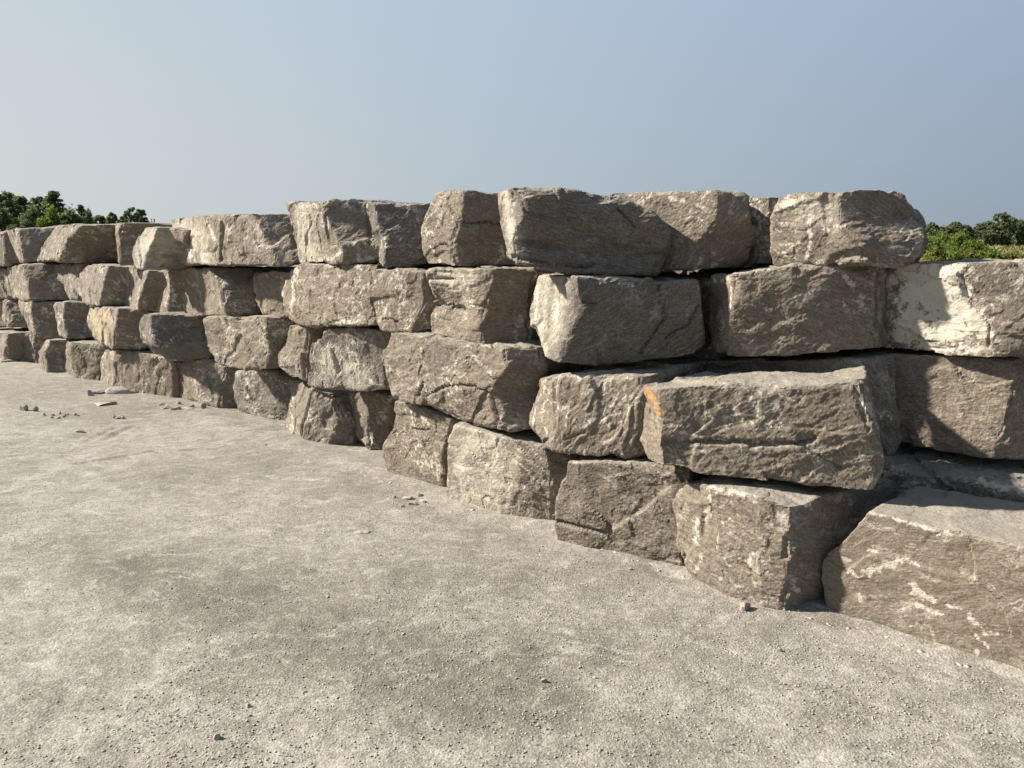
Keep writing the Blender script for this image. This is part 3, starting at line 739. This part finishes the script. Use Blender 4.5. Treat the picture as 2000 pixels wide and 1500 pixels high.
def build_ground():
    fr = np.arange(-52, 52.01, .26)
    an = np.radians(np.concatenate([fr, np.arange(58, 307, 6.0)]))
    rr = np.concatenate([np.linspace(0.05, 1.2, 6), np.arange(1.22, 9, .022), np.geomspace(9.03, 4000, 90)])
    A, Rr = np.meshgrid(an, rr)
    X = (Rr * np.sin(A)).ravel()
    Y = (Rr * np.cos(A)).ravel()
    P = np.stack([X, Y, np.zeros_like(X)], 1)
    near = np.clip(1 - np.hypot(X, Y) / 40, 0, 1)
    z = (.012 * fbm(P * 1.1, 3, 3) + .006 * fbm(P * np.array((6, 6, 1)), 1, 8) + .003 * fbm(P * np.array((12, 12, 1)), 2, 18) * np.clip(5 - np.hypot(X, Y), 0, 1) + .003 * fbm(P * np.array((28, 28, 1)), 2, 9) * (np.hypot(X, Y) < 4)) * near
    # shallow tyre rut and scrape lines
    tn = (X - P0[0]) * N[0] + (Y - P0[1]) * N[1]
    tt_ = (X - P0[0]) * T[0] + (Y - P0[1]) * T[1]
    z = z + .020 * np.exp(-((tn - .05) / .13) ** 2) * (tt_ < 3) * (tt_ > -12)
    for pts in (((168, 862), (200, 846), (228, 834)), ((206, 858), (230, 845), (258, 832)), ((150, 905), (300, 880), (420, 876))):
        g3 = [pix_ground(*p) for p in pts]
        for (p, q) in zip(g3[:-1], g3[1:]):
            p = np.array(p); q = np.array(q); pq = q - p
            k = np.clip(((X - p[0]) * pq[0] + (Y - p[1]) * pq[1]) / (pq @ pq), 0, 1)
            dl_ = np.hypot(X - p[0] - k * pq[0], Y - p[1] - k * pq[1])
            z = z - .010 * np.exp(-(dl_ / .026) ** 2) + .004 * np.exp(-((dl_ - .06) / .03) ** 2)
    P[:, 2] = z - .004
    # darker, damper patches
    damp = np.zeros(len(P))
    for (u, v, r, k) in ((900, 1325, .34, 1.3), (1050, 1370, .28, 1.1), (730, 1290, .36, 1.0), (250, 1130, .45, 1.1), (420, 1170, .5, .9), (600, 1240, .45, .8), (980, 1290, .3, .9), (820, 1380, .2, .9), (150, 1060, .4, .6), (1150, 1290, .4, .6),
                         (330, 930, .6, .5), (800, 1130, .4, .45), (1000, 1120, .35, .5), (1150, 1150, .3, .4), (250, 800, .8, .5), (500, 900, .6, .45),
                         (700, 950, .5, .45), (950, 1050, .4, .5), (1230, 1110, .35, .5), (1300, 1330, .3, .35), (100, 760, 1., .5), (560, 1330, .35, .35),
                         (1480, 1215, .2, .5), (1600, 1195, .2, .5)):
        gx, gy = pix_ground(u, v)
        damp = np.maximum(damp, k * np.exp(-((X - gx) ** 2 + (Y - gy) ** 2) / (r * r)))
    for (u, v, r, k) in ((40, 1000, .5, .9), (60, 1200, .4, .8), (30, 880, .7, .7), (150, 1330, .4, .6), (1250, 1380, .25, .6), (550, 1420, .3, .4)):
        gx, gy = pix_ground(u, v)
        damp -= k * np.exp(-((X - gx) ** 2 + (Y - gy) ** 2) / (r * r))
    na, nrr = len(an), len(rr)
    i0 = np.arange(nrr - 1)[:, None] * na + np.arange(na)[None, :]
    i1 = np.arange(nrr - 1)[:, None] * na + (np.arange(na)[None, :] + 1) % na
    Fq = np.stack([i0, i1, i1 + na, i0 + na], -1).reshape(-1, 4)[:, ::-1]
    me = mesh_np('ground', P, Fq)
    me.polygons.foreach_set('use_smooth', np.ones(len(me.polygons), dtype=bool))
    at = me.attributes.new('damp', 'FLOAT', 'POINT')
    at.data.foreach_set('value', damp.astype(np.float32))
    o = link('ground', me, GROUND)
    o['kind'] = 'structure'


build_ground()


def stone_cloud(n, seed):
    """many small angular stones as one mesh"""
    rs = np.random.RandomState(seed)
    # sample the ground evenly in distance from the camera, inside the wall line
    xs, ys, ss = [], [], []
    clus = [(pix_ground(u, v), r) for (u, v, r) in ((1100, 1370, .28), (1040, 1340, .2), (850, 1300, .3), (1180, 1400, .2), (1650, 1330, .5), (1750, 1350, .5), (1500, 1260, .4),
                                                      (450, 1400, .3), (300, 1450, .4), (1250, 1150, .3), (90, 815, .7), (370, 805, .5), (1000, 1180, .4))]
    while len(xs) < n:
        k = n
        y = 1.5 + (5.6 * rs.rand(k) ** 1.6)
        x = (rs.rand(k) * 2 - 1) * y * .74
        tt = (x - P0[0]) * T[0] + (y - P0[1]) * T[1]
        dd_ = (x - P0[0]) * N[0] + (y - P0[1]) * N[1]
        dens = .12 + .80 * (vnoise(np.stack([x * 1.7, y * 1.7, x * 0], 1), 5) > .0)
        for (c, r) in clus:
            dens += 1.2 * np.exp(-((x - c[0]) ** 2 + (y - c[1]) ** 2) / r ** 2)
        dens += .9 * np.exp(-np.abs(dd_ - .12) / .22)
        ok = (dd_ > .02) & (rs.rand(k) < dens / 2)
        xs += list(x[ok]); ys += list(y[ok])
    x = np.array(xs[:n]); y = np.array(ys[:n])
    s = .0008 + .0032 * rs.rand(n) ** 9.0 + .0040 * (rs.rand(n) > .996) * rs.rand(n)
    s = s + .011 * (((x - P0[0]) * N[0] + (y - P0[1]) * N[1]) < .22) * rs.rand(n) ** 9
    cube = np.array([(-1, -1, -.7), (1, -1, -.7), (1, 1, -.7), (-1, 1, -.7), (-1, -1, .7), (1, -1, .7), (1, 1, .7), (-1, 1, .7)], float)
    V = cube[None] * (1 + (rs.rand(n, 8, 3) - .5) * .9)
    an = rs.rand(n) * 6.28
    c_, s_ = np.cos(an)[:, None], np.sin(an)[:, None]
    X = V[..., 0] * c_ - V[..., 1] * s_ * .75
    Y = V[..., 0] * s_ + V[..., 1] * c_ * .75
    P3 = np.stack([x, y, x * 0], 1)
    gz = .012 * fbm(P3 * 1.1, 3, 3) + .006 * fbm(P3 * np.array((6, 6, 1)), 1, 8)
    gz *= np.clip(1 - np.hypot(x, y) / 40, 0, 1)
    V = np.stack([X * s[:, None] + x[:, None], Y * s[:, None] + y[:, None], V[..., 2] * s[:, None] * .8 + gz[:, None] - .003], -1).reshape(-1, 3)
    f = np.array([(0, 3, 2, 1), (4, 5, 6, 7), (0, 1, 5, 4), (1, 2, 6, 5), (2, 3, 7, 6), (3, 0, 4, 7)])
    Fq = (f[None] + (np.arange(n) * 8)[:, None, None]).reshape(-1, 4)
    return mesh_np('gravel', V, Fq)


g = link('loose_gravel', stone_cloud(60000, 4), GRAVEL)
g['label'] = 'fine loose grit scattered over the pale stone dust ground'
g['category'] = 'gravel'
g['kind'] = 'stuff'


# ------------------------------------------------------------------ chips of stone lying on the ground
def chip(u, v, wpx, hgt, label, seed, group=None, cat='stone chip', flat=.3, name='stone_chip'):
    rnd = random.Random(seed)
    x, y = pix_ground(u, v)
    D = math.hypot(x, y)
    wd = wpx * D / F / 2
    bm = bmesh.new()
    bmesh.ops.create_icosphere(bm, subdivisions=3, radius=1)
    ax = rnd.uniform(0, 3.1)
    pl = []
    for k in range(9):
        a_ = rnd.uniform(0, 6.28); e_ = rnd.uniform(-.4, 1.2)
        pl.append((Vector((math.cos(a_) * math.cos(e_), math.sin(a_) * math.cos(e_), math.sin(e_))), rnd.uniform(.45, .8)))
    for vtx in bm.verts:
        for (nn, dd_) in pl:
            k = vtx.co.dot(nn) - dd_
            if k > 0:
                vtx.co -= nn * k
        p = vtx.co.copy()
        vtx.co = Vector((p.x * wd * 1.3, p.y * wd * .8, p.z * hgt * .8 + hgt * .25))
        vtx.co += Vector((rnd.uniform(-1, 1), rnd.uniform(-1, 1), rnd.uniform(-1, 1))) * wd * .02
    me = bpy.data.meshes.new(name)
    bm.to_mesh(me)
    bm.free()
    o = link(name, me, GRAVEL if 'pale' in label and name == 'pebble' and label.startswith('pale') else CHIP)
    o.location = (x, y, 0)
    o.rotation_euler = (0, 0, rnd.uniform(-.6, .6))
    o['label'] = label
    o['category'] = cat
    if group:
        o['group'] = group
    return o


GC = 'broken stone chips lying in front of the wall'
chip(47, 800, 15, .07, 'dark lump of stone alone on the open ground at far left', 1, GC)
chip(69, 801, 11, .045, 'smaller dark lump of stone right beside the far left lump', 2, GC)
chip(197, 768, 34, .06, 'pale flat stone slab fragment in the debris at the foot of the long bottom block', 3, GC)
chip(176, 772, 12, .06, 'small dark stone piece at the left end of the debris by the long bottom block', 4, GC)
chip(211, 767, 9, .06, 'upright dark sliver of stone between two flat fragments by the long bottom block', 5, GC)
chip(238, 768, 46, .09, 'grey wedge shaped stone slab leaning against the foot of the long bottom block', 6, GC)
chip(206, 790, 40, .035, 'thin flat stone flake lying alone in front of the grey wedge slab', 7, GC)
chip(285, 768, 16, .04, 'small stone piece under the right half of the long bottom block', 8, GC)
chip(22, 706, 26, .05, 'flat pale stone fragment at the foot of the leftmost bottom block', 9, GC)
rc = random.Random(8)
for k in range(13):
    u = rc.uniform(318, 402); v = rc.uniform(789, 803)
    chip(u, v, rc.uniform(8, 20), rc.uniform(.02, .05), 'thin grey stone flake in the heap of flakes left of the dark tipped block foot', 20 + k, 'thin flakes heaped at the foot of the wall')
for k in range(10):
    u = rc.uniform(85, 165); v = rc.uniform(806, 818)
    chip(u, v, rc.uniform(4, 8), rc.uniform(.015, .03), 'tiny stone crumb in the loose scatter on the open ground at left', 40 + k, 'tiny crumbs scattered on the ground at left')
for k in range(6):
    u = rc.uniform(220, 240); v = rc.uniform(812, 818)
    chip(u, v, rc.uniform(4, 8), rc.uniform(.015, .03), 'tiny stone crumb in the small tight cluster right of the loose scatter', 60 + k, 'tiny crumbs in a small cluster')
for k, (u, v, s_) in enumerate(((795, 973, 22), (808, 985, 18), (825, 980, 16), (786, 990, 9), (820, 968, 14), (770, 972, 8))):
    chip(u, v, s_, .022, 'thin stone flake in the small pile in front of the tall narrow bottom block', 70 + k, 'thin flakes piled in the middle')
chip(711, 1040, 32, .022, 'single dark flat stone flake on the open gravel in the middle', 80, GC)
chip(157, 843, 16, .03, 'small grey stone crumb clump on open ground below the left scatter', 81, GC)
chip(1453, 1190, 26, .045, 'grey stone wedged at the foot of the rounded corner block', 82, GC, flat=.6)
chip(1672, 1203, 18, .03, 'dark brown clod under the lower left edge of the big foreground block', 83, GC)
chip(425, 1444, 18, .02, 'pale rounded pebble alone on the gravel in the lower left', 84, GC, name='pebble', cat='pebble')
chip(484, 1380, 12, .015, 'dark pebble above and right of the pale rounded pebble', 85, GC, name='pebble', cat='pebble')
chip(1064, 1331, 14, .018, 'largest greenish grey pebble in the coarse gravel patch at bottom centre', 86, GC, name='pebble', cat='pebble')
chip(1162, 1325, 9, .014, 'small dark pebble right of the greenish grey pebble', 87, GC, name='pebble', cat='pebble')
chip(1523, 1270, 9, .014, 'tiny dark pebble on pale gravel below the grey wedged stone', 88, GC, name='pebble', cat='pebble')
chip(1232, 1112, 8, .015, 'tiny dark pebble on gravel in front of the brown bottom block', 89, GC, name='pebble', cat='pebble')
chip(569, 863, 14, .02, 'small dark flake at the foot of the pointed bottom block', 90, GC)
chip(475, 790, 26, .11, 'black triangular stone piece jammed under the front bottom block', 91, GC, flat=.9)


# ------------------------------------------------------------------ vegetation
def tube(bm, pts, rads, sides=6):
    rings = []
    for i, (p, r) in enumerate(zip(pts, rads)):
        p = Vector(p)
        dirv = (Vector(pts[min(i + 1, len(pts) - 1)]) - Vector(pts[max(i - 1, 0)])).normalized()
        a_ = dirv.orthogonal().normalized()
        b_ = dirv.cross(a_)
        rings.append([bm.verts.new(p + (a_ * math.cos(t) + b_ * math.sin(t)) * r) for t in [6.2832 * k / sides for k in range(sides)]])
    for i in range(len(rings) - 1):
        for k in range(sides):
            bm.faces.new((rings[i][k], rings[i][(k + 1) % sides], rings[i + 1][(k + 1) % sides], rings[i + 1][k]))
    bm.faces.new(rings[0][::-1])
    bm.faces.new(rings[-1])


def leaves(clumps, n, size, seed):
    rs = np.random.RandomState(seed)
    C = np.array([c[0] for c in clumps], float)
    Rr = np.array([c[1] for c in clumps], float)
    wgt = Rr.mean(1) ** 2
    ids = rs.choice(len(C), n, p=wgt / wgt.sum())
    d = rs.normal(size=(n, 3))
    d /= np.linalg.norm(d, axis=1)[:, None]
    r = rs.rand(n, 1) ** .45
    P = C[ids] + d * Rr[ids] * r * (1 + .42 * rs.normal(size=(n, 1)))
    a_ = rs.normal(size=(n, 3)); a_ /= np.linalg.norm(a_, axis=1)[:, None]
    b_ = np.cross(a_, rs.normal(size=(n, 3))); b_ /= np.linalg.norm(b_, axis=1)[:, None]
    s = size * (.5 + rs.rand(n, 1))
    V = np.stack([P - a_ * s, P + b_ * s * .55, P + a_ * s, P - b_ * s * .55], 1).reshape(-1, 3)
    V[:, 2] = np.maximum(V[:, 2], .03)
    Fq = np.arange(n * 4).reshape(-1, 4)
    return mesh_np('crown', V, Fq)


def place(u, D, zb=0.0):
    return (u - U0) / F * D * 1.0, D, zb


def tree(name, u, vtop, wpx, D, label, seed, style='round', mat=LEAF_D, n=5000, size=.16, group=None, zb=0.0, vbot=None, cat='tree'):
    rnd = random.Random(seed)
    x, y, zb = place(u, D, zb)
    ztop = EYE + (485.5 - vtop) / F * D
    h = ztop - zb
    wd = wpx * D / F / 2
    root = bpy.data.objects.new(name, None)
    COL.objects.link(root)
    root.location = (x, y, zb)
    root['label'] = label
    root['category'] = cat
    if group:
        root['group'] = group
    bm = bmesh.new()
    cl = []
    if style == 'bush':
        for k in range(5):
            a_ = rnd.uniform(0, 6.28)
            q = (math.cos(a_) * wd * .4, math.sin(a_) * wd * .4, h * rnd.uniform(.5, .8))
            tube(bm, [(q[0] * .1, q[1] * .1, -.05), (q[0] * .5, q[1] * .5, q[2] * .5), q], [h * .02, h * .014, h * .006], 5)
        for k in range(60):
            a_ = rnd.uniform(0, 6.28); rr = rnd.random() ** .5
            z = h * rnd.uniform(.10, .93) * (1 - .38 * rr * rr)
            s = rnd.uniform(.10, .22) * min(wd, h)
            cl.append(((math.cos(a_) * wd * rr * .85, math.sin(a_) * wd * rr * .8, z), (s, s, s * .8)))
        cl.append(((0, 0, h * .85), (wd * .2, wd * .2, h * .13)))
    else:
        tr = h * .022
        pts = [(0, 0, -.05), (rnd.uniform(-.02, .02) * h, 0, h * .3), (rnd.uniform(-.03, .03) * h, 0, h * .6), (rnd.uniform(-.03, .03) * h, 0, h * .93)]
        tube(bm, pts, [tr, tr * .8, tr * .5, tr * .12], 7)
        nl = {'round': 130, 'layered': 90, 'cone': 30, 'airy': 80}[style]
        for k in range(nl):
            f = .28 + .72 * (k + rnd.random()) / nl
            a_ = rnd.uniform(0, 6.28)
            prof = {'round': math.sqrt(max(.02, 1 - ((f - .58) / .44) ** 2)), 'layered': min(1, 1.9 * (1.02 - f)) ** .7 * (.75 + .25 * math.sin(k * 1.9)),
                    'cone': 1.05 * (1.03 - f), 'airy': math.sqrt(max(.03, 1 - ((f - .68) / .36) ** 2))}[style]
            L = wd * prof * (rnd.random() ** .5)
            cx_, cy_ = math.cos(a_) * L, math.sin(a_) * L
            ss = wd * {'round': .19, 'layered': .15, 'cone': .22, 'airy': .14}[style] * rnd.uniform(.6, 1.2)
            cl.append(((cx_, cy_, f * h), (ss, ss, ss * (.32 if style == 'layered' else .75))))
            if k % 3 == 0:
                zb_ = max(.25, f - .16) * h
                tube(bm, [(0, 0, zb_), (cx_ * .5, cy_ * .5, (zb_ + f * h) / 2 + .02 * h), (cx_, cy_, f * h)], [tr * .45, tr * .28, tr * .1], 5)
        if vbot is not None:
            pass
    me = bpy.data.meshes.new('trunk')
    bm.to_mesh(me)
    bm.free()
    link('trunk' if style != 'bush' else 'stem', me, BARK, root)
    link('crown', leaves(cl, int(n * 2.6), size * .66, seed), mat, root)
    return root


GL = 'trees and bushes beyond the left end of the wall'
GR = 'trees and bushes beyond the right end of the wall'
tree('tree', -12, 375, 46, 60, 'dark tree cut by the left edge of the photo, behind the wall', 1, 'round', LEAF_D, 5000, .15, GL)
tree('tree', 34, 384, 62, 58, 'dense rounded green tree with twin tips, second from the left edge', 2, 'round', LEAF_D, 6000, .14, GL)
tree('tree', 66, 391, 52, 62, 'dense dark tree just right of the twin tipped tree', 3, 'round', LEAF_D, 5000, .15, GL)
tree('tree', 98, 390, 40, 60, 'slim tree with a pointed top left of the spreading layered tree', 4, 'round', LEAF_D, 3500, .14, GL)
tree('tree', 128, 379, 88, 58, 'tallest spreading tree with open layered branches on the left', 5, 'layered', LEAF_D, 8000, .13, GL)
tree('tree', 178, 405, 52, 58, 'lower tree with branches reaching right beside the layered tree', 6, 'layered', LEAF_D, 4000, .12, GL)
tree('tree', 212, 425, 40, 100, 'small far tree in the low part of the left tree line', 7, 'round', LEAF_D, 3000, .2, GL)
tree('tree', 237, 420, 28, 95, 'small round far tree left of the notched pale block', 8, 'round', LEAF_D, 3000, .2, GL)
tree('tree', 257, 426, 24, 100, 'lowest dark far tree between two rounder ones on the left skyline', 17, 'round', LEAF_D, 1500, .2, GL)
tree('tree', 272, 410, 32, 90, 'round far tree with open edges above the notched pale block', 9, 'airy', LEAF_D, 2600, .2, GL)
tree('tree', 291, 413, 30, 92, 'right half of the pair of open edged far trees above the notched pale block', 10, 'round', LEAF_D, 2600, .2, GL)
tree('conifer', 311, 429, 5, 110, 'tiny far conifer, left one of two points on the skyline', 11, 'cone', LEAF_D, 700, .12, GL)
tree('conifer', 316, 430, 5, 110, 'tiny far conifer, right one of two points on the skyline', 12, 'cone', LEAF_D, 700, .12, GL)
for k, (u, vt, wp, lab, mt) in enumerate(((2, 408, 94, 'dark green bush at the left edge above the wall', LEAF_M), (28, 405, 94, 'bushy green growth under the twin tipped tree', LEAF_D),
                                          (52, 431, 44, 'low olive yellow bush above the second top block', LEAF_Y), (85, 403, 98, 'green bush between the dense trees and the layered tree', LEAF_D),
                                          (122, 404, 98, 'wide green bush under the layered tree', LEAF_M), (158, 407, 94, 'dark bush under the right side of the layered tree', LEAF_D),
                                          (192, 415, 56, 'last dark bush of the hedge on the left, by the small far trees', LEAF_D))):
    tree('bush', u, vt, wp, 50, lab, 30 + k, 'bush', mt, 6500, .12, GL, cat='bush')

# the low bank on the right with dry grass, and what grows on it
def build_bank():
    n1, n2 = 90, 70
    xs = np.linspace(14, 130, n1)
    ys = np.linspace(30, 160, n2)
    X, Y = np.meshgrid(xs, ys)
    rise = np.clip((Y - 34) / 26, 0, 1)
    rise = rise * rise * (3 - 2 * rise)
    side = np.clip((X - 15) / 14, 0, 1)
    P = np.stack([X.ravel(), Y.ravel(), X.ravel() * 0], 1)
    Z_ = (1.70 * rise * side).ravel() + .15 * fbm(P * .35, 4, 77) * (rise * side).ravel() - .02
    P[:, 2] = Z_
    i = np.arange(n2 - 1)[:, None] * n1 + np.arange(n1 - 1)[None, :]
    Fq = np.stack([i, i + 1, i + 1 + n1, i + n1], -1).reshape(-1, 4)
    me = mesh_np('bank', P, Fq)
    me.polygons.foreach_set('use_smooth', np.ones(len(me.polygons), dtype=bool))
    o = link('hill', me, DRY)
    o['kind'] = 'structure'
    rs = np.random.RandomState(5)
    n = 26000
    x = rs.uniform(22, 60, n); y = rs.uniform(36, 72, n)
    ri = np.clip((y - 34) / 26, 0, 1); ri = ri * ri * (3 - 2 * ri)
    si = np.clip((x - 15) / 14, 0, 1)
    z = 1.70 * ri * si + .15 * fbm(np.stack([x, y, x * 0], 1) * .35, 4, 77) * ri * si - .03
    hh = rs.uniform(.08, .32, n); wv = rs.uniform(.03, .08, n)
    an = rs.uniform(0, 6.28, n)
    ex, ey = np.cos(an) * wv, np.sin(an) * wv
    lx, ly = rs.normal(size=n) * .08, rs.normal(size=n) * .08
    V = np.stack([np.stack([x - ex, y - ey, z], 1), np.stack([x + ex, y + ey, z], 1), np.stack([x + lx, y + ly, z + hh], 1)], 1).reshape(-1, 3)
    me = mesh_np('grass', V, np.arange(n * 3).reshape(-1, 3))
    o = link('dry_grass', me, GRASSM)
    o['label'] = 'dry yellow grass covering the low bank at far right'
    o['category'] = 'grass'
    o['kind'] = 'stuff'


GRASSM = simple_material('dry grass', (.085, .105, .028), (.27, .225, .125), .35, .9)
build_bank()
bl = [(1800, 462, 60, 36, 'green leafy bush behind the sloping right end of the top block', LEAF_M), (1826, 452, 70, 38, 'tall bright green bush just right of the top right block', LEAF_M),
      (1858, 456, 70, 37, 'rounded bright green bush in the middle of the right thicket', LEAF_M), (1890, 468, 60, 36, 'mid green bush sloping down to the right of the thicket', LEAF_M),
      (1915, 482, 56, 34, 'low green bush at the right foot of the thicket', LEAF_M), (1812, 483, 50, 30, 'yellow green low bush in front left of the right thicket', LEAF_Y),
      (1850, 488, 56, 30, 'dark green low bush in front of the right thicket', LEAF_M), (1884, 490, 50, 30, 'yellow green low bush in the front middle of the right thicket', LEAF_Y),
      (1925, 486, 50, 31, 'low spreading green bush above the white crusted block', LEAF_M), (1960, 492, 60, 31, 'low yellow green growth at the foot of the dry bank', LEAF_Y),
      (2000, 494, 60, 31, 'low green growth at the right edge of the photo under the dry bank', LEAF_M)]
for k, (u, vt, wp, D, lab, mt) in enumerate(bl):
    tree('bush', u, vt, wp * 1.7, D, lab, 60 + k, 'bush', mt, 9000, .075, GR, cat='bush')
fl = [(1806, 438, 18, 'small dark tree peeping out right beside the top right block', 'round'), (1828, 446, 24, 'low far tree behind the bright green bushes', 'airy'),
      (1851, 437, 22, 'dark tipped far tree above the middle of the bright bushes', 'round'), (1869, 443, 20, 'small far tree right of the dark tipped one', 'airy'),
      (1897, 440, 22, 'far tree with two dark tips left of the tallest one', 'round'), (1911, 436, 22, 'far tree with a flat dark top left of the tallest one', 'round'),
      (1938, 420, 34, 'tallest far tree on the right with an open crown', 'airy'), (1955, 432, 30, 'rounded far tree right of the tallest one', 'round'),
      (1970, 434, 24, 'far tree with a narrow pointed top on the right', 'round'), (1988, 442, 26, 'far tree near the right edge of the photo', 'round'),
      (2004, 452, 30, 'lowest far tree cut by the right edge of the photo', 'round'), (1925, 450, 40, 'dense low far tree under the tallest one', 'round'),
      (1900, 455, 40, 'dense low far tree left end of the far wood', 'round'), (1960, 452, 44, 'dense low far tree at the middle of the far wood', 'round'), (1985, 456, 40, 'dense low far tree at the right end of the far wood', 'round')]
for k, (u, vt, wp, lab, stl) in enumerate(fl):
    tree('tree', u, vt, wp * 1.35, 85 + (k % 3) * 4, lab, 90 + k, stl, LEAF_D, 3600 if stl == 'airy' else 4500, .17, GR, zb=1.5)

#EXTRA#
